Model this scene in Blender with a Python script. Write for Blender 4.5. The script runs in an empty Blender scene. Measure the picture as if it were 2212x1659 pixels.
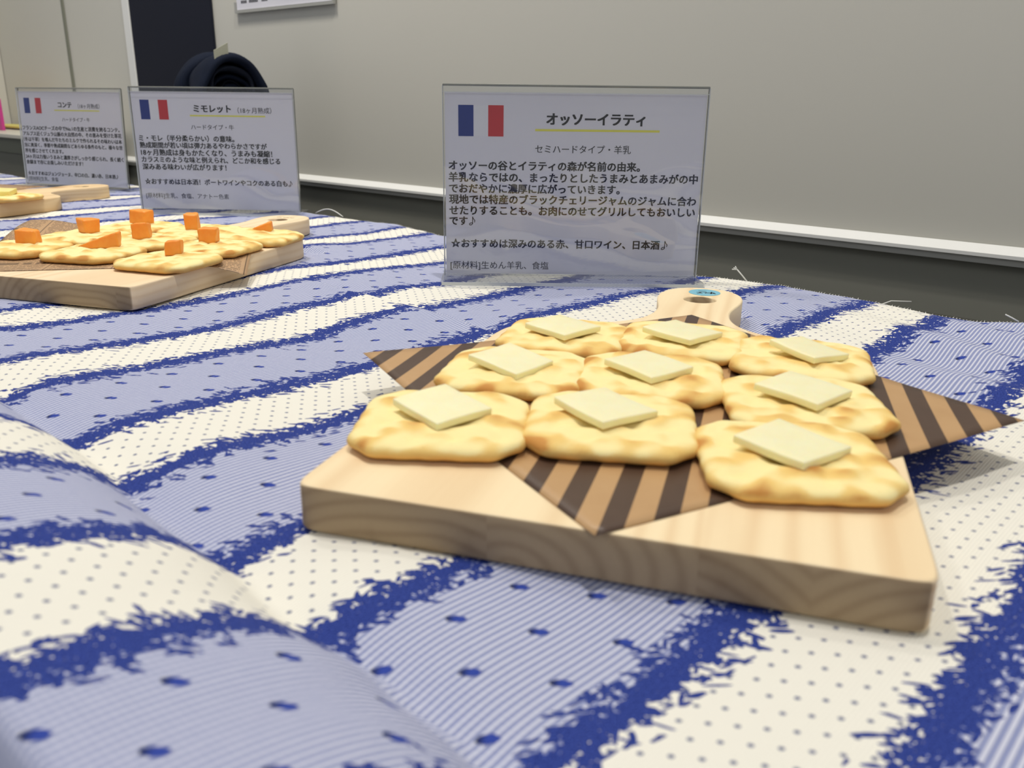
import bpy, bmesh, math, random
import numpy as np
from mathutils import Vector, Matrix, noise

S = bpy.context.scene
COL = S.collection
rad = math.radians

# ------------------------------------------------------------------ camera
PITCH, ROLL, FPX, CAMH = 0.3167, -0.0121, 1860.9, 0.0998
fwd = Vector((0, math.cos(PITCH), -math.sin(PITCH)))
rt = Vector((1, 0, 0)); dn = fwd.cross(rt)
rt2 = rt * math.cos(ROLL) + dn * math.sin(ROLL)
dn2 = -rt * math.sin(ROLL) + dn * math.cos(ROLL)
cam_d = bpy.data.cameras.new('camera')
cam_d.sensor_width = 4.8
cam_d.lens = FPX / 2212 * 4.8
cam_d.clip_start = 0.005
cam_d.dof.use_dof = True
cam_d.dof.focus_distance = 0.46
cam_d.dof.aperture_fstop = 2.8
cam = bpy.data.objects.new('camera', cam_d)
m = Matrix.Identity(4)
for i in range(3):
    m[i][0] = rt2[i]; m[i][1] = -dn2[i]; m[i][2] = -fwd[i]
m[2][3] = CAMH
cam.matrix_world = m
COL.objects.link(cam)
S.camera = cam

# ------------------------------------------------------------------ world, lamps, exposure
S.view_settings.view_transform = 'Standard'
S.view_settings.look = 'None'
S.view_settings.gamma = 1.0
S.view_settings.exposure = 0.0
S.view_settings.use_curve_mapping = False
W = bpy.data.worlds.new('world'); S.world = W
W.use_nodes = True
W.node_tree.nodes['Background'].inputs[0].default_value = (0.93, 0.96, 1.0, 1)
W.node_tree.nodes['Background'].inputs[1].default_value = 0.31

def lamp(name, loc, target, power, size, color=(1, .95, .87), spread=180, shape='DISK', sy=None):
    l = bpy.data.lights.new(name, 'AREA')
    l.shape = shape; l.size = size; l.energy = power; l.color = color
    if sy: l.size_y = sy
    l.spread = rad(spread)
    o = bpy.data.objects.new(name, l)
    o.location = loc
    o.rotation_euler = (Vector(target) - Vector(loc)).to_track_quat('-Z', 'Y').to_euler()
    COL.objects.link(o)
    return o
lamp('ceiling_spot', (0.10, 0.24, 1.75), (0.05, 0.30, 0), 11.8, 0.055)
lamp('ceiling_spot', (-0.55, 0.70, 1.75), (-0.45, 0.8, 0), 8.0, 0.07)
lamp('wall_washer', (-0.49, 0.89, 1.05), (-0.36, 1.26, 0.40), 4.6, 0.16)
lamp('front_fill', (0.3, -1.9, 1.75), (0, .5, 0), 8.0, 1.2, (.97, .98, 1), 180, 'RECTANGLE', .6)  # soft fill added behind the camera to brighten the upright cards

# ------------------------------------------------------------------ helpers
def link(o):
    COL.objects.link(o); return o

def obj(name, me, mat=None, parent=None, smooth=False):
    o = bpy.data.objects.new(name, me)
    if mat is not None and not me.materials: me.materials.append(mat)
    if parent is not None: o.parent = parent
    if smooth:
        me.polygons.foreach_set('use_smooth', [True] * len(me.polygons))
    return link(o)

def mesh(name, verts, faces):
    me = bpy.data.meshes.new(name)
    me.from_pydata([tuple(v) for v in verts], [], faces)
    me.update()
    return me

def from_bm(name, bm):
    me = bpy.data.meshes.new(name)
    bmesh.ops.recalc_face_normals(bm, faces=bm.faces[:])
    bm.to_mesh(me); bm.free()
    return me

def empty(name, loc=(0, 0, 0), rz=0.0):
    o = bpy.data.objects.new(name, None)
    o.empty_display_size = 0.02
    o.location = loc; o.rotation_euler = (0, 0, rz)
    return link(o)

def tag(o, label=None, cat=None, group=None, kind=None):
    if label: o['label'] = label
    if cat: o['category'] = cat
    if group: o['group'] = group
    if kind: o['kind'] = kind
    return o

def box_bm(x0, x1, y0, y1, z0, z1, bev=0.0, seg=2):
    bm = bmesh.new()
    bmesh.ops.create_cube(bm, size=1)
    for v in bm.verts:
        v.co = Vector(((x0 + x1) / 2 + v.co.x * (x1 - x0), (y0 + y1) / 2 + v.co.y * (y1 - y0), (z0 + z1) / 2 + v.co.z * (z1 - z0)))
    if bev > 0:
        bmesh.ops.bevel(bm, geom=bm.edges[:], offset=bev, segments=seg, affect='EDGES', profile=.5)
    return bm

def tube(pts, r, n=8, closed_ends=True, r2=None):
    verts, faces = [], []
    pts = [Vector(p) for p in pts]
    for i, p in enumerate(pts):
        d = (pts[min(i + 1, len(pts) - 1)] - pts[max(i - 1, 0)]).normalized()
        a = d.orthogonal().normalized() if i == 0 else (a - d * a.dot(d)).normalized()
        b = d.cross(a)
        rr = r if r2 is None else r + (r2 - r) * i / (len(pts) - 1)
        for k in range(n):
            t = 2 * math.pi * k / n
            verts.append(p + a * math.cos(t) * rr + b * math.sin(t) * rr)
    for i in range(len(pts) - 1):
        for k in range(n):
            faces.append((i * n + k, i * n + (k + 1) % n, (i + 1) * n + (k + 1) % n, (i + 1) * n + k))
    faces.append(tuple(range(n))[::-1]); faces.append(tuple(range((len(pts) - 1) * n, len(pts) * n)))
    return verts, faces

def lin(r, g, b):
    f = lambda c: c / 12.92 if c <= .04045 else ((c + .055) / 1.055) ** 2.4
    return (f(r / 255), f(g / 255), f(b / 255), 1)

# ------------------------------------------------------------------ node expression helper
class NT:
    def __init__(s, name, rough=.6, spec=.5):
        s.m = bpy.data.materials.new(name); s.m.use_nodes = True
        s.t = s.m.node_tree; s.b = s.t.nodes['Principled BSDF']
        s.b.inputs['Roughness'].default_value = rough
        s.b.inputs['Specular IOR Level'].default_value = spec
    def n(s, typ, **kw):
        x = s.t.nodes.new(typ)
        for k, v in kw.items(): setattr(x, k, v)
        return x
    def put(s, sock, v):
        if isinstance(v, Ex): s.t.links.new(v.s, sock)
        elif isinstance(v, bpy.types.NodeSocket): s.t.links.new(v, sock)
        else:
            sock.default_value = v
    def math(s, op, a, b=0.0, c=0.0):
        x = s.n('ShaderNodeMath', operation=op)
        s.put(x.inputs[0], a); s.put(x.inputs[1], b)
        if op in ('SMOOTH_MIN', 'MULTIPLY_ADD', 'COMPARE'): s.put(x.inputs[2], c)
        return Ex(s, x.outputs[0])
    def coord(s, kind='Object'):
        x = s.n('ShaderNodeTexCoord'); return x.outputs[kind]
    def uv(s):
        return s.coord('UV')
    def xyz(s, vec):
        x = s.n('ShaderNodeSeparateXYZ'); s.put(x.inputs[0], vec)
        return [Ex(s, x.outputs[i]) for i in range(3)]
    def vec(s, x_, y_, z_=0.0):
        x = s.n('ShaderNodeCombineXYZ')
        for i, v in enumerate((x_, y_, z_)): s.put(x.inputs[i], v)
        return x.outputs[0]
    def noise(s, vec, scale=1., detail=2., rough=.5, dist=0.):
        x = s.n('ShaderNodeTexNoise'); s.put(x.inputs['Vector'], vec)
        x.inputs['Scale'].default_value = scale; x.inputs['Detail'].default_value = detail
        x.inputs['Roughness'].default_value = rough; x.inputs['Distortion'].default_value = dist
        return Ex(s, x.outputs[0])
    def voro(s, vec, scale=1., rnd=1.):
        x = s.n('ShaderNodeTexVoronoi', voronoi_dimensions='2D', feature='F1')
        s.put(x.inputs['Vector'], vec); x.inputs['Scale'].default_value = scale
        x.inputs['Randomness'].default_value = rnd
        return x
    def mix(s, f, a, b):
        x = s.n('ShaderNodeMix', data_type='RGBA'); s.put(x.inputs[0], f); s.put(x.inputs[6], a); s.put(x.inputs[7], b)
        return x.outputs[2]
    def sstep(s, v, lo, hi, a=0., b=1.):
        x = s.n('ShaderNodeMapRange', interpolation_type='SMOOTHSTEP')
        s.put(x.inputs[0], v)
        for i, q in enumerate((lo, hi, a, b)): s.put(x.inputs[i + 1], q)
        return Ex(s, x.outputs[0])
    def bump(s, h, strength=.3, dist=.001):
        x = s.n('ShaderNodeBump'); x.inputs['Strength'].default_value = strength; x.inputs['Distance'].default_value = dist
        s.put(x.inputs['Height'], h); s.t.links.new(x.outputs[0], s.b.inputs['Normal'])
    def attr(s, name):
        x = s.n('ShaderNodeAttribute', attribute_name=name); return Ex(s, x.outputs['Fac'])
    def color(s, v): s.put(s.b.inputs['Base Color'], v)
class Ex:
    def __init__(s, nt, sock): s.nt = nt; s.s = sock
    def __add__(s, o): return s.nt.math('ADD', s, o)
    def __radd__(s, o): return s.nt.math('ADD', o, s)
    def __sub__(s, o): return s.nt.math('SUBTRACT', s, o)
    def __rsub__(s, o): return s.nt.math('SUBTRACT', o, s)
    def __mul__(s, o): return s.nt.math('MULTIPLY', s, o)
    def __rmul__(s, o): return s.nt.math('MULTIPLY', s, o)
    def __truediv__(s, o): return s.nt.math('DIVIDE', s, o)
    def abs(s): return s.nt.math('ABSOLUTE', s)
    def mod(s, o): return s.nt.math('FLOORED_MODULO', s, o)
    def min(s, o): return s.nt.math('MINIMUM', s, o)
    def max(s, o): return s.nt.math('MAXIMUM', s, o)
    def lt(s, o): return s.nt.math('LESS_THAN', s, o)
    def gt(s, o): return s.nt.math('GREATER_THAN', s, o)
    def sin(s): return s.nt.math('SINE', s)
    def cos(s): return s.nt.math('COSINE', s)
    def floor(s): return s.nt.math('FLOOR', s)
    def sqrt(s): return s.nt.math('SQRT', s)
    def pow(s, o): return s.nt.math('POWER', s, o)

def plain(name, col, rough=.6, spec=.5, nz=0.0, nscale=60, bump=0.0, metal=0.):
    t = NT(name, rough, spec)
    t.b.inputs['Metallic'].default_value = metal
    if nz > 0 or bump > 0:
        n = t.noise(t.coord(), nscale, 3)
        c2 = tuple(max(0, c * (1 - nz)) for c in col[:3]) + (1,)
        t.color(t.mix(n, c2, col))
        if bump: t.bump(n, bump, .001)
    else:
        t.b.inputs['Base Color'].default_value = col
    return t.m

# ------------------------------------------------------------------ materials
def make_cloth():
    t = NT('woven_cloth', .85, .15)
    uv = t.xyz(t.uv()); x, y = uv[0], uv[1]
    A = rad(47.5); ca, sa = math.cos(A), math.sin(A)
    s_ = x * sa - y * ca
    tt = x * ca + y * sa
    wob = (t.noise(t.vec(x, y), .16, 2) - .5) * 3.2
    P, B = 100.8, 57.5
    def edge(s):
        p = (s + 129.0).mod(P)
        d = p.min((p - B).abs()).min((P - p))
        return p, d
    p, d = edge(s_)
    blue = p.lt(B)
    # --- chambray pinstripes
    warp = (t.noise(t.vec(s_ * 2.2, tt * .25), 1., 2) - .5) * .10
    ph = ((s_ + warp) / 1.75).mod(1.0)
    line = t.sstep((ph - .5).abs(), .20, .36)
    weave = ((tt * 4.6).sin() * .5 + .5)
    lvl = line * .80 + weave * .08 + t.noise(t.vec(x, y), .35, 2) * .10
    blue_c = t.mix(lvl, lin(131, 140, 183), lin(214, 216, 231))
    # dashes in the blue band
    def lattice(p, off, ps, pt, rx, ry, phase):
        k = ((p - off) / ps + .5).floor()
        sl = (p - off) - k * ps
        par = k.mod(2.0)
        q = (tt + par * (pt / 2) + phase).mod(pt) - pt / 2
        X = sl * sa + q * ca
        Y = q * sa - sl * ca
        r = ((X / rx) * (X / rx) + (Y / ry) * (Y / ry)).sqrt()
        return r, X
    r1, X1 = lattice(p, 16.0, 14.3, 19.8, 2.45, 1.35, 2.0)
    inb = p.gt(9.0) * p.lt(B - 9.0)
    jag = (t.noise(t.vec(x, y), 1.6, 1) - .5) * .55
    dash = (1.0 - t.sstep(r1 + jag, .78, 1.02)) * inb
    # --- white band with pin dots
    rib = (s_ * 7.2).sin() * .5 + .5
    white_c = t.mix(rib * .45, lin(244, 241, 230), lin(224, 221, 211))
    pw = p - B
    r2, X2 = lattice(pw, 4.6, 4.1, 5.95, .62, .50, 0.0)
    inw = pw.gt(2.6) * pw.lt(P - B - 2.6)
    dot = (1.0 - t.sstep(r2, .7, 1.25)) * inw
    base = t.mix(blue, white_c, blue_c)
    # --- coral-like embroidered twigs along every band edge
    def leaves(cx, cy, ox, L, Wd, core, spread, ang0, angv):
        vx = (x + ox) / cx; vy = (y + ox * .7) / cy
        v = t.voro(t.vec(vx, vy), 1.0, 1.0)
        px, py, _ = t.xyz(v.outputs['Position'])
        cr, cg, cb = t.xyz(v.outputs['Color'])
        wx = px * cx - ox; wy = py * cy - ox * .7
        _, dp = edge(wx * sa - wy * ca)
        lim = core + cr.pow(2.2) * spread
        X = x - wx; Y = y - wy
        an = ang0 + (cg - .5) * angv
        c, s = an.cos(), an.sin()
        U = X * c + Y * s; V = Y * c - X * s
        fat = .6 + cb * .7
        r = (U / L) * (U / L) + (V / (Wd * fat)) * (V / (Wd * fat))
        on = r.lt(1.0) * dp.lt(lim)
        return on, cb
    def stars(c, ox, Rr, core, spread):
        v = t.voro(t.vec((x + ox) / c, (y + ox * .7) / c), 1.0, .9)
        px, py, _ = t.xyz(v.outputs['Position'])
        cr, cg, cb = t.xyz(v.outputs['Color'])
        wx = px * c - ox; wy = py * c - ox * .7
        _, dp = edge(wx * sa - wy * ca)
        X = x - wx; Y = y - wy
        th = t.math('ARCTAN2', Y, X) + cg * 6.0
        rad_ = (.42 + .58 * (th * 2.5).cos().abs()) * (Rr * (.7 + cb * .6))
        return ((X * X + Y * Y).sqrt()).lt(rad_) * dp.lt(core + cr.pow(2.0) * spread)
    tw = stars(3.3, 11.0, 2.1, 2.0, 5.6)
    tw = tw.max(stars(2.9, 57.0, 1.8, 1.8, 5.8))
    for args in ((5.2, 2.4, 31.7, 2.7, .68, 1.8, 9.5, 0.05, 1.2), (2.6, 4.2, 77.3, 2.0, .55, 1.6, 5.6, 1.35, 1.3),
                 (3.4, 2.6, 143.1, 1.8, .62, 1.2, 7.5, 0.8, 2.6), (5.8, 2.2, 203.9, 3.0, .60, 1.6, 11.0, -0.30, .9),
                 (4.4, 2.2, 260.0, 2.3, .50, 1.8, 9.0, 0.45, .9)):
        tw = tw.max(leaves(*args)[0])
    core = ((d + wob * .6).abs().lt(1.9)) * t.noise(t.vec(x, y), .8, 2).gt(.54)
    tw = tw.max(core)
    shade = t.sstep(t.noise(t.vec(x, y), 2.4, 3), .25, .78)
    twc = t.mix(shade, lin(20, 34, 104), lin(72, 94, 184))
    c = t.mix(dot, base, lin(96, 104, 140))
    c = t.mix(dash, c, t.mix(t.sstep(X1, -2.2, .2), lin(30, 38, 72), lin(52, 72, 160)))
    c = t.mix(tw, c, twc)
    t.color(c)
    h = line * blue * .5 + rib * (1.0 - blue) * .35 + tw * (.6 + shade * .8) + dash * .9 + dot * .2
    t.bump(h, .6, .0006)
    return t.m
M_cloth = make_cloth()

def make_wood(name, seed, warm=1.0, light=(249, 229, 190), dark=(216, 176, 128)):
    t = NT(name, .62, .25)
    x, y, z = t.xyz(t.coord())
    # growth rings seen along, across and on the end grain; strips glued side by side
    strip = ((x + .5 + seed * .013) / .047).floor()
    sx = x + strip * .071
    low = (t.noise(t.vec(x * 18.0 + strip * 7.0, y * 4.0, z * 18.0), 1.0, 2) - .5)
    zz = z + .012 + (strip * 2.7).sin() * .012
    r = (((sx * 1.0).mod(.09) - .045) * ((sx * 1.0).mod(.09) - .045) + zz * zz * 2.2).sqrt()
    rings = ((r + low * .020) * 1150.0 + seed).sin() * .5 + .5
    wide = t.noise(t.vec(x * 45.0 + strip * 3.0, y * 3.0, z * 45.0), 1.0, 3)
    fine = t.noise(t.vec(x * 900.0, y * 22.0, z * 900.0), 1.0, 3)
    tone = (strip * 5.3 + seed).sin() * .5 + .5
    f = rings.pow(2.0) * .30 + t.sstep(wide, .52, .80) * .55 + fine * .12 + tone * .14
    c = t.mix(f, lin(*light), lin(*dark))
    # small knots
    v = t.voro(t.vec(x * 14.0 + seed, y * 9.0 + seed * 2), 1.0)
    k = 1.0 - t.sstep(Ex(t, v.outputs['Distance']), .03, .12)
    cr = t.xyz(v.outputs['Color'])[0]
    c = t.mix(k * cr.gt(.86) * .6, c, lin(160, 104, 60))
    # sawn end grain, darker than the planed faces, with front-face shade painted in
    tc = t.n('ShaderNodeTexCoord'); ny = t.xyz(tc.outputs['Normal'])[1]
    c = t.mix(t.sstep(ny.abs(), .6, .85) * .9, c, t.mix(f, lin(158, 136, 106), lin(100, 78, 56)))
    t.color(c)
    t.bump(fine * .6 + rings * .4, .12, .0005)
    return t.m
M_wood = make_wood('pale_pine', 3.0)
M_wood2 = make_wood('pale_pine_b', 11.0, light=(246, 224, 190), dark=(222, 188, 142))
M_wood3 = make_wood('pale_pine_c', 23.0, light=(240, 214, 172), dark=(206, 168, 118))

def make_cracker():
    t = NT('baked_cracker', .72, .25)
    a = t.attr('toast')
    x, y, z = t.xyz(t.coord())
    n = t.noise(t.vec(x, y, z), 190, 4)
    n2 = t.noise(t.vec(x, y, z), 1100, 2)
    f = a + (n - .5) * .30
    c = t.mix(t.sstep(f, .15, .62), lin(252, 234, 170), lin(240, 204, 124))
    c = t.mix(t.sstep(f, .55, 1.05), c, lin(208, 148, 76))
    c = t.mix(t.sstep(n2, .72, .80) * .5, c, lin(170, 120, 66))
    t.color(c)
    t.b.inputs['Subsurface Weight'].default_value = .12
    t.b.inputs['Subsurface Radius'].default_value = (.004, .002, .001)
    t.b.inputs['Subsurface Scale'].default_value = .5
    t.bump(n * .6 + n2 * .5, .22, .0006)
    return t.m
M_cracker = make_cracker()

def make_cheese(name, c1, c2, sub):
    t = NT(name, .42, .45)
    n = t.noise(t.coord(), 160, 3)
    n2 = t.noise(t.coord(), 900, 2)
    t.color(t.mix(n, c1, c2))
    t.b.inputs['Subsurface Weight'].default_value = .5
    t.b.inputs['Subsurface Radius'].default_value = sub
    t.b.inputs['Subsurface Scale'].default_value = .6
    t.bump(n2, .12, .0004)
    return t.m
M_cheese = make_cheese('pale_cheese', lin(252, 236, 184), lin(255, 246, 208), (.006, .004, .0015))
M_comte = make_cheese('yellow_cheese', lin(238, 222, 136), lin(246, 232, 160), (.005, .003, .001))
M_orange = make_cheese('orange_cheese', lin(242, 140, 40), lin(252, 178, 84), (.005, .002, .0006))

def make_striped_paper():
    t = NT('striped_wax_paper', .42, .5)
    x, y, z = t.xyz(t.coord())
    # print runs at a slant across the sheet (sheet space, metres)
    B = rad(74.0) + 1.0734
    w = x * math.sin(B) - y * math.cos(B)
    k = (w + 0.0229).mod(.011)
    dark = t.sstep(k, .0000, .0002) * (1.0 - t.sstep(k, .0053, .0055))
    n = t.noise(t.coord(), 120, 4)
    kraft = t.mix(n, lin(184, 144, 98), lin(196, 158, 112))
    t.color(t.mix(dark, kraft, t.mix(n, lin(70, 50, 38), lin(84, 62, 48))))
    return t.m
M_stripe = make_striped_paper()

def make_newsprint():
    t = NT('brown_newsprint', .5, .4)
    x, y, z = t.xyz(t.coord())
    n = t.noise(t.coord(), 90, 4)
    base = t.mix(n, lin(176, 140, 104), lin(196, 162, 124))
    colw = .034
    cx = (x + .3).mod(colw)
    incol = cx.gt(.002) * cx.lt(colw - .002)
    row = (y + .3).mod(.0026)
    rowi = ((y + .3) / .0026).floor()
    ink = t.noise(t.vec(x * 900.0, rowi * 13.7), 1.0, 1)
    head = t.noise(t.vec(((x + .3) / colw).floor() * 3.1, ((y + .3) / .024).floor() * 5.7), 1.0, 0)
    text = row.lt(.0013) * ink.gt(.44) * incol
    big = (y + .3).mod(.024).lt(.0075) * head.gt(.5) * t.noise(t.vec(x * 330.0, ((y + .3) / .024).floor() * 7.0), 1.0, 0).gt(.47) * (y + .3).mod(.024).gt(.002)
    rule = cx.lt(.0006) 
    f = (text * .60).max(big * .72 * incol).max(rule * .7)
    t.color(t.mix(f, base, lin(62, 46, 36)))
    return t.m
M_news = make_newsprint()

def make_acrylic(name, tint=(1, 1, 1), glossf=1.0, rough=.02):
    mt = bpy.data.materials.new(name); mt.use_nodes = True
    nt = mt.node_tree; nt.nodes.clear()
    out = nt.nodes.new('ShaderNodeOutputMaterial')
    tr = nt.nodes.new('ShaderNodeBsdfTransparent'); tr.inputs[0].default_value = (*tint, 1)
    gl = nt.nodes.new('ShaderNodeBsdfGlossy'); gl.inputs['Roughness'].default_value = rough
    fr = nt.nodes.new('ShaderNodeFresnel'); fr.inputs[0].default_value = 1.49
    ml = nt.nodes.new('ShaderNodeMath'); ml.operation = 'MULTIPLY'; ml.inputs[1].default_value = glossf
    ns = nt.nodes.new('ShaderNodeTexNoise'); ns.inputs['Scale'].default_value = 14; ns.inputs['Detail'].default_value = 1
    bp = nt.nodes.new('ShaderNodeBump'); bp.inputs['Strength'].default_value = .3; bp.inputs['Distance'].default_value = .01
    tc = nt.nodes.new('ShaderNodeTexCoord')
    mx = nt.nodes.new('ShaderNodeMixShader')
    nt.links.new(tc.outputs['Object'], ns.inputs['Vector']); nt.links.new(ns.outputs[0], bp.inputs['Height'])
    nt.links.new(bp.outputs[0], gl.inputs['Normal'])
    ge = nt.nodes.new('ShaderNodeNewGeometry')
    inv = nt.nodes.new('ShaderNodeMath'); inv.operation = 'SUBTRACT'; inv.inputs[0].default_value = 1
    nt.links.new(ge.outputs['Backfacing'], inv.inputs[1])
    m2 = nt.nodes.new('ShaderNodeMath'); m2.operation = 'MULTIPLY'
    nt.links.new(fr.outputs[0], m2.inputs[0]); nt.links.new(inv.outputs[0], m2.inputs[1])
    nt.links.new(m2.outputs[0], ml.inputs[0]); nt.links.new(ml.outputs[0], mx.inputs[0])
    nt.links.new(tr.outputs[0], mx.inputs[1]); nt.links.new(gl.outputs[0], mx.inputs[2]); nt.links.new(mx.outputs[0], out.inputs[0])
    return mt
M_acryl = make_acrylic('clear_acrylic', (.97, .975, .98), 2.0)
M_acryl_base = make_acrylic('clear_acrylic_base', (.90, .91, .93), 1.0)
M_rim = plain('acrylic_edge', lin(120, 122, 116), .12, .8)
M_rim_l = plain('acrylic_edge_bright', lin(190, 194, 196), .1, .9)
def make_cardpaper():
    t = NT('card_paper', .6, .3)
    n = t.noise(t.coord(), 14, 2)
    t.color(t.mix(n, lin(218, 217, 226), lin(228, 227, 235)))
    return t.m
M_card = make_cardpaper()
M_ink = plain('black_ink', lin(22, 21, 24), .5)
M_ink_l = plain('grey_ink', lin(50, 50, 56), .5)
M_blue = plain('flag_blue', lin(10, 44, 128), .45)
M_red = plain('flag_red', lin(196, 44, 54), .45)
M_white = plain('flag_white', lin(226, 226, 232), .6, .3)
M_yellow = plain('yellow_rule', lin(228, 224, 92), .5)
M_sticker = plain('pale_blue_sticker', lin(128, 192, 214), .5, nz=.06, nscale=300)
M_wall = plain('matte_white_wall', lin(206, 204, 194), .38, .35, nz=.03, nscale=3)
M_dark = plain('charcoal_panel', lin(132, 132, 122), .6, .25, nz=.05, nscale=8)
M_navy = plain('navy_panel', lin(28, 31, 44), .7, .2, nz=.08, nscale=20)
M_rail = plain('white_rail', lin(236, 236, 232), .3, .5, nz=.02, nscale=30)
M_raild = plain('aluminium_rail', lin(176, 176, 170), .4, .4, metal=.2)
M_coat = plain('navy_quilt', lin(22, 30, 48), .85, .15, nz=.45, nscale=55, bump=.3)
M_coat2 = plain('navy_lining', lin(40, 45, 58), .9, .12, nz=.3, nscale=80)
M_tagm = plain('grey_tag', lin(170, 170, 150), .6, nz=.05)
M_metal = plain('dark_steel', lin(60, 60, 62), .35, .5, metal=.8)
M_floor = plain('grey_floor', lin(96, 94, 90), .7, .3, nz=.12, nscale=4)
M_counter = plain('cream_laminate', lin(214, 210, 194), .4, .4, nz=.03)
M_olive = plain('olive_grey_front', lin(128, 130, 116), .6, .3, nz=.04)
M_leaflet = plain('yellow_leaflet', lin(236, 226, 120), .5, nz=.1, nscale=40)
M_pink = plain('magenta_card', lin(200, 60, 140), .5, nz=.05)
M_tbl = plain('charcoal_tabletop', lin(64, 64, 59), .8, .15, nz=.05, nscale=30)
M_thread = plain('white_thread', lin(226, 226, 220), .8, .2, nz=.04, nscale=400)

# ------------------------------------------------------------------ room
NX, NY = .6564, .7544            # direction from the table to the wall
EX, EY = .7544, -.6564           # direction along the wall
WD = .7046
def wp(e, off, z):               # point at e along the wall, off metres in front of it
    return Vector((NX * (WD - off) + EX * e, NY * (WD - off) + EY * e, z))
def wall_box(name, e0, e1, o0, o1, z0, z1, mat, parent=None, bev=0.0):
    bm = box_bm(e0, e1, o0, o1, z0, z1, bev)
    for v in bm.verts: v.co = wp(v.co.x, v.co.y, v.co.z)
    return obj(name, from_bm(name, bm), mat, parent)

wall = tag(wall_box('wall_back', -2.4, 1.4, -.06, -.001, -.005, 1.9, M_wall), kind='structure')
lower = wall_box('lower_panel', -2.4, 1.4, -.055, 0, -.72, -.006, M_dark, wall)
navy = wall_box('navy_panel', -1.408, -1.175, 0, .004, 0, 1.9, M_navy, wall)
wall_box('panel_edge', -1.428, -1.408, 0, .006, 0, 1.9, M_rail, wall, .0005)
wall_box('joint_strip', -1.658, -1.650, 0, .0015, 0, 1.9, M_olive, wall)
rb = bmesh.new()
rv = [[rb.verts.new(wp(e, o_, z_)) for o_, z_ in ((0, .0048), (.0015, .0048), (.0085, -.0008), (.0085, -.0034), (0, -.0034))] for e in (-2.4, 1.4)]
for i in range(5): rb.faces.new((rv[0][i], rv[0][(i + 1) % 5], rv[1][(i + 1) % 5], rv[1][i]))
rb.faces.new(rv[0]); rb.faces.new(rv[1][::-1])
tr = tag(obj('trim_1', from_bm('trim_1', rb), M_rail), kind='structure')
wall_box('rail_channel', -2.4, 1.4, 0, .0065, -.0085, -.0034, M_raild, tr)
wl = tag(wall_box('wall_left', -2.0, -1.97, 0, .2, -.72, 1.9, M_wall), kind='structure')
fl = mesh('floor', [(-3.5, -2, -.72), (3, -2, -.72), (3, 3, -.72), (-3.5, 3, -.72)], [(0, 1, 2, 3)])
tag(obj('floor', fl, M_floor), kind='structure')

# ------------------------------------------------------------------ table and cloth
TB, TF = .508, .026             # back and front edges of the table, measured along (NX, NY)
def tb(e, n_, z): return Vector((NX * n_ + EX * e, NY * n_ + EY * e, z))
table = tag(empty('folding_table', tb(-.6, .26, -.72), 0), 'long narrow dark folding table under the blue and white cloth', 'table')
def tbox(name, e0, e1, n0, n1, z0, z1, mat, bev=0.0):
    bm = box_bm(e0, e1, n0, n1, z0, z1, bev)
    for v in bm.verts: v.co = tb(v.co.x, v.co.y, v.co.z) - table.location
    return obj(name, from_bm(name, bm), mat, table)
tbox('tabletop', -1.92, .62, TF + .006, TB, -.034, -.009, M_tbl, .002)
for e in (-1.85, .5):
    for n_ in (.07, .44):
        tbox('leg', e - .012, e + .012, n_ - .012, n_ + .012, -.72, -.034, M_metal)

HP = [(-250,409,1),(-232,428,0),(-219,443,-1),(-228,371,2),(-207,393,0),(-195,407,0),(-179,425,0),(-164,440,-1),(-148,457,0),(-125,483,1),(-199,320,3),(-179,342,1),(-161,362,-1),(-141,384,-1),(-118,408,0),(-99,429,1),(-86,443,2),(-174,285,0),(-163,297,2),(-147,314,0),(-130,333,0),(-110,354,-2),(-88,378,-2),(-67,401,2),(-54,416,2),(-135,245,1),(-127,254,1),(-112,270,0),(-96,287,0),(-79,306,-1),(-64,323,-2),(-52,336,1),(-33,356,0),(-12,379,1),(-105,215,-1),(-100,221,2),(-92,229,3),(-82,240,1),(-71,253,-1),(-54,271,0),(-66,176,-2),(-60,182,0),(-51,191,-1),(-42,202,-3),(-35,147,0),(-28,154,4),(-16,167,1),(-6,178,-1),(10,114,1),(21,125,1),(36,142,-1),(49,156,0),(122,463,1),(142,485,0),(158,502,-2),(122,380,2),(158,420,2),(193,458,-2),(148,347,-2),(182,384,1),(222,428,-3),(168,286,-1),(194,314,3),(9,402,4),(33,429,4),(60,458,2),(79,478,-1),(-38,434,-1),(-2,472,-4),(25,502,-4),(-147,232,10),(-142,238,7),(-138,242,3),(-125,194,15),(-121,198,14),(-118,201,11),(-114,205,7),(-110,210,4),(-106,215,-2),(-95,143,20),(-92,147,21),(-88,151,17),(-82,158,13),(-76,165,9),(-70,171,3),(-65,177,-3),(-74,105,16),(-72,107,20),(-69,110,21),(-66,113,20),(-59,120,17),(-52,128,12),(-46,135,8),(-40,142,2),(-33,149,-1),(-118,490,0),(-112,498,2),(-100,511,3),(-87,525,2),(-66,547,-1),(-46,570,-2),(-147,521,0),(-135,534,1),(-123,548,0),(-106,566,-1),(-80,594,-1),(-51,626,-2),(-74,456,0),(-64,467,2),(-51,481,1),(-38,495,-2),(-46,425,0),(-34,438,0),(-22,451,0),(-8,466,-1),(13,489,0),(-149,602,2),(-136,616,2),(-119,634,-1),(-96,660,-1),(-64,695,-2),(-150,663,-1),(-129,686,-1),(-110,706,-2),(-90,728,-2),(-175,718,-1),(-161,734,-1),(-145,751,-1),(-131,766,-2),(-188,766,-2),(-175,780,-1),(-165,791,-1),(-10,175,1),(173,374,4),(194,397,2),(221,426,-1)]
HP = np.array(HP, float)
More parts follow.
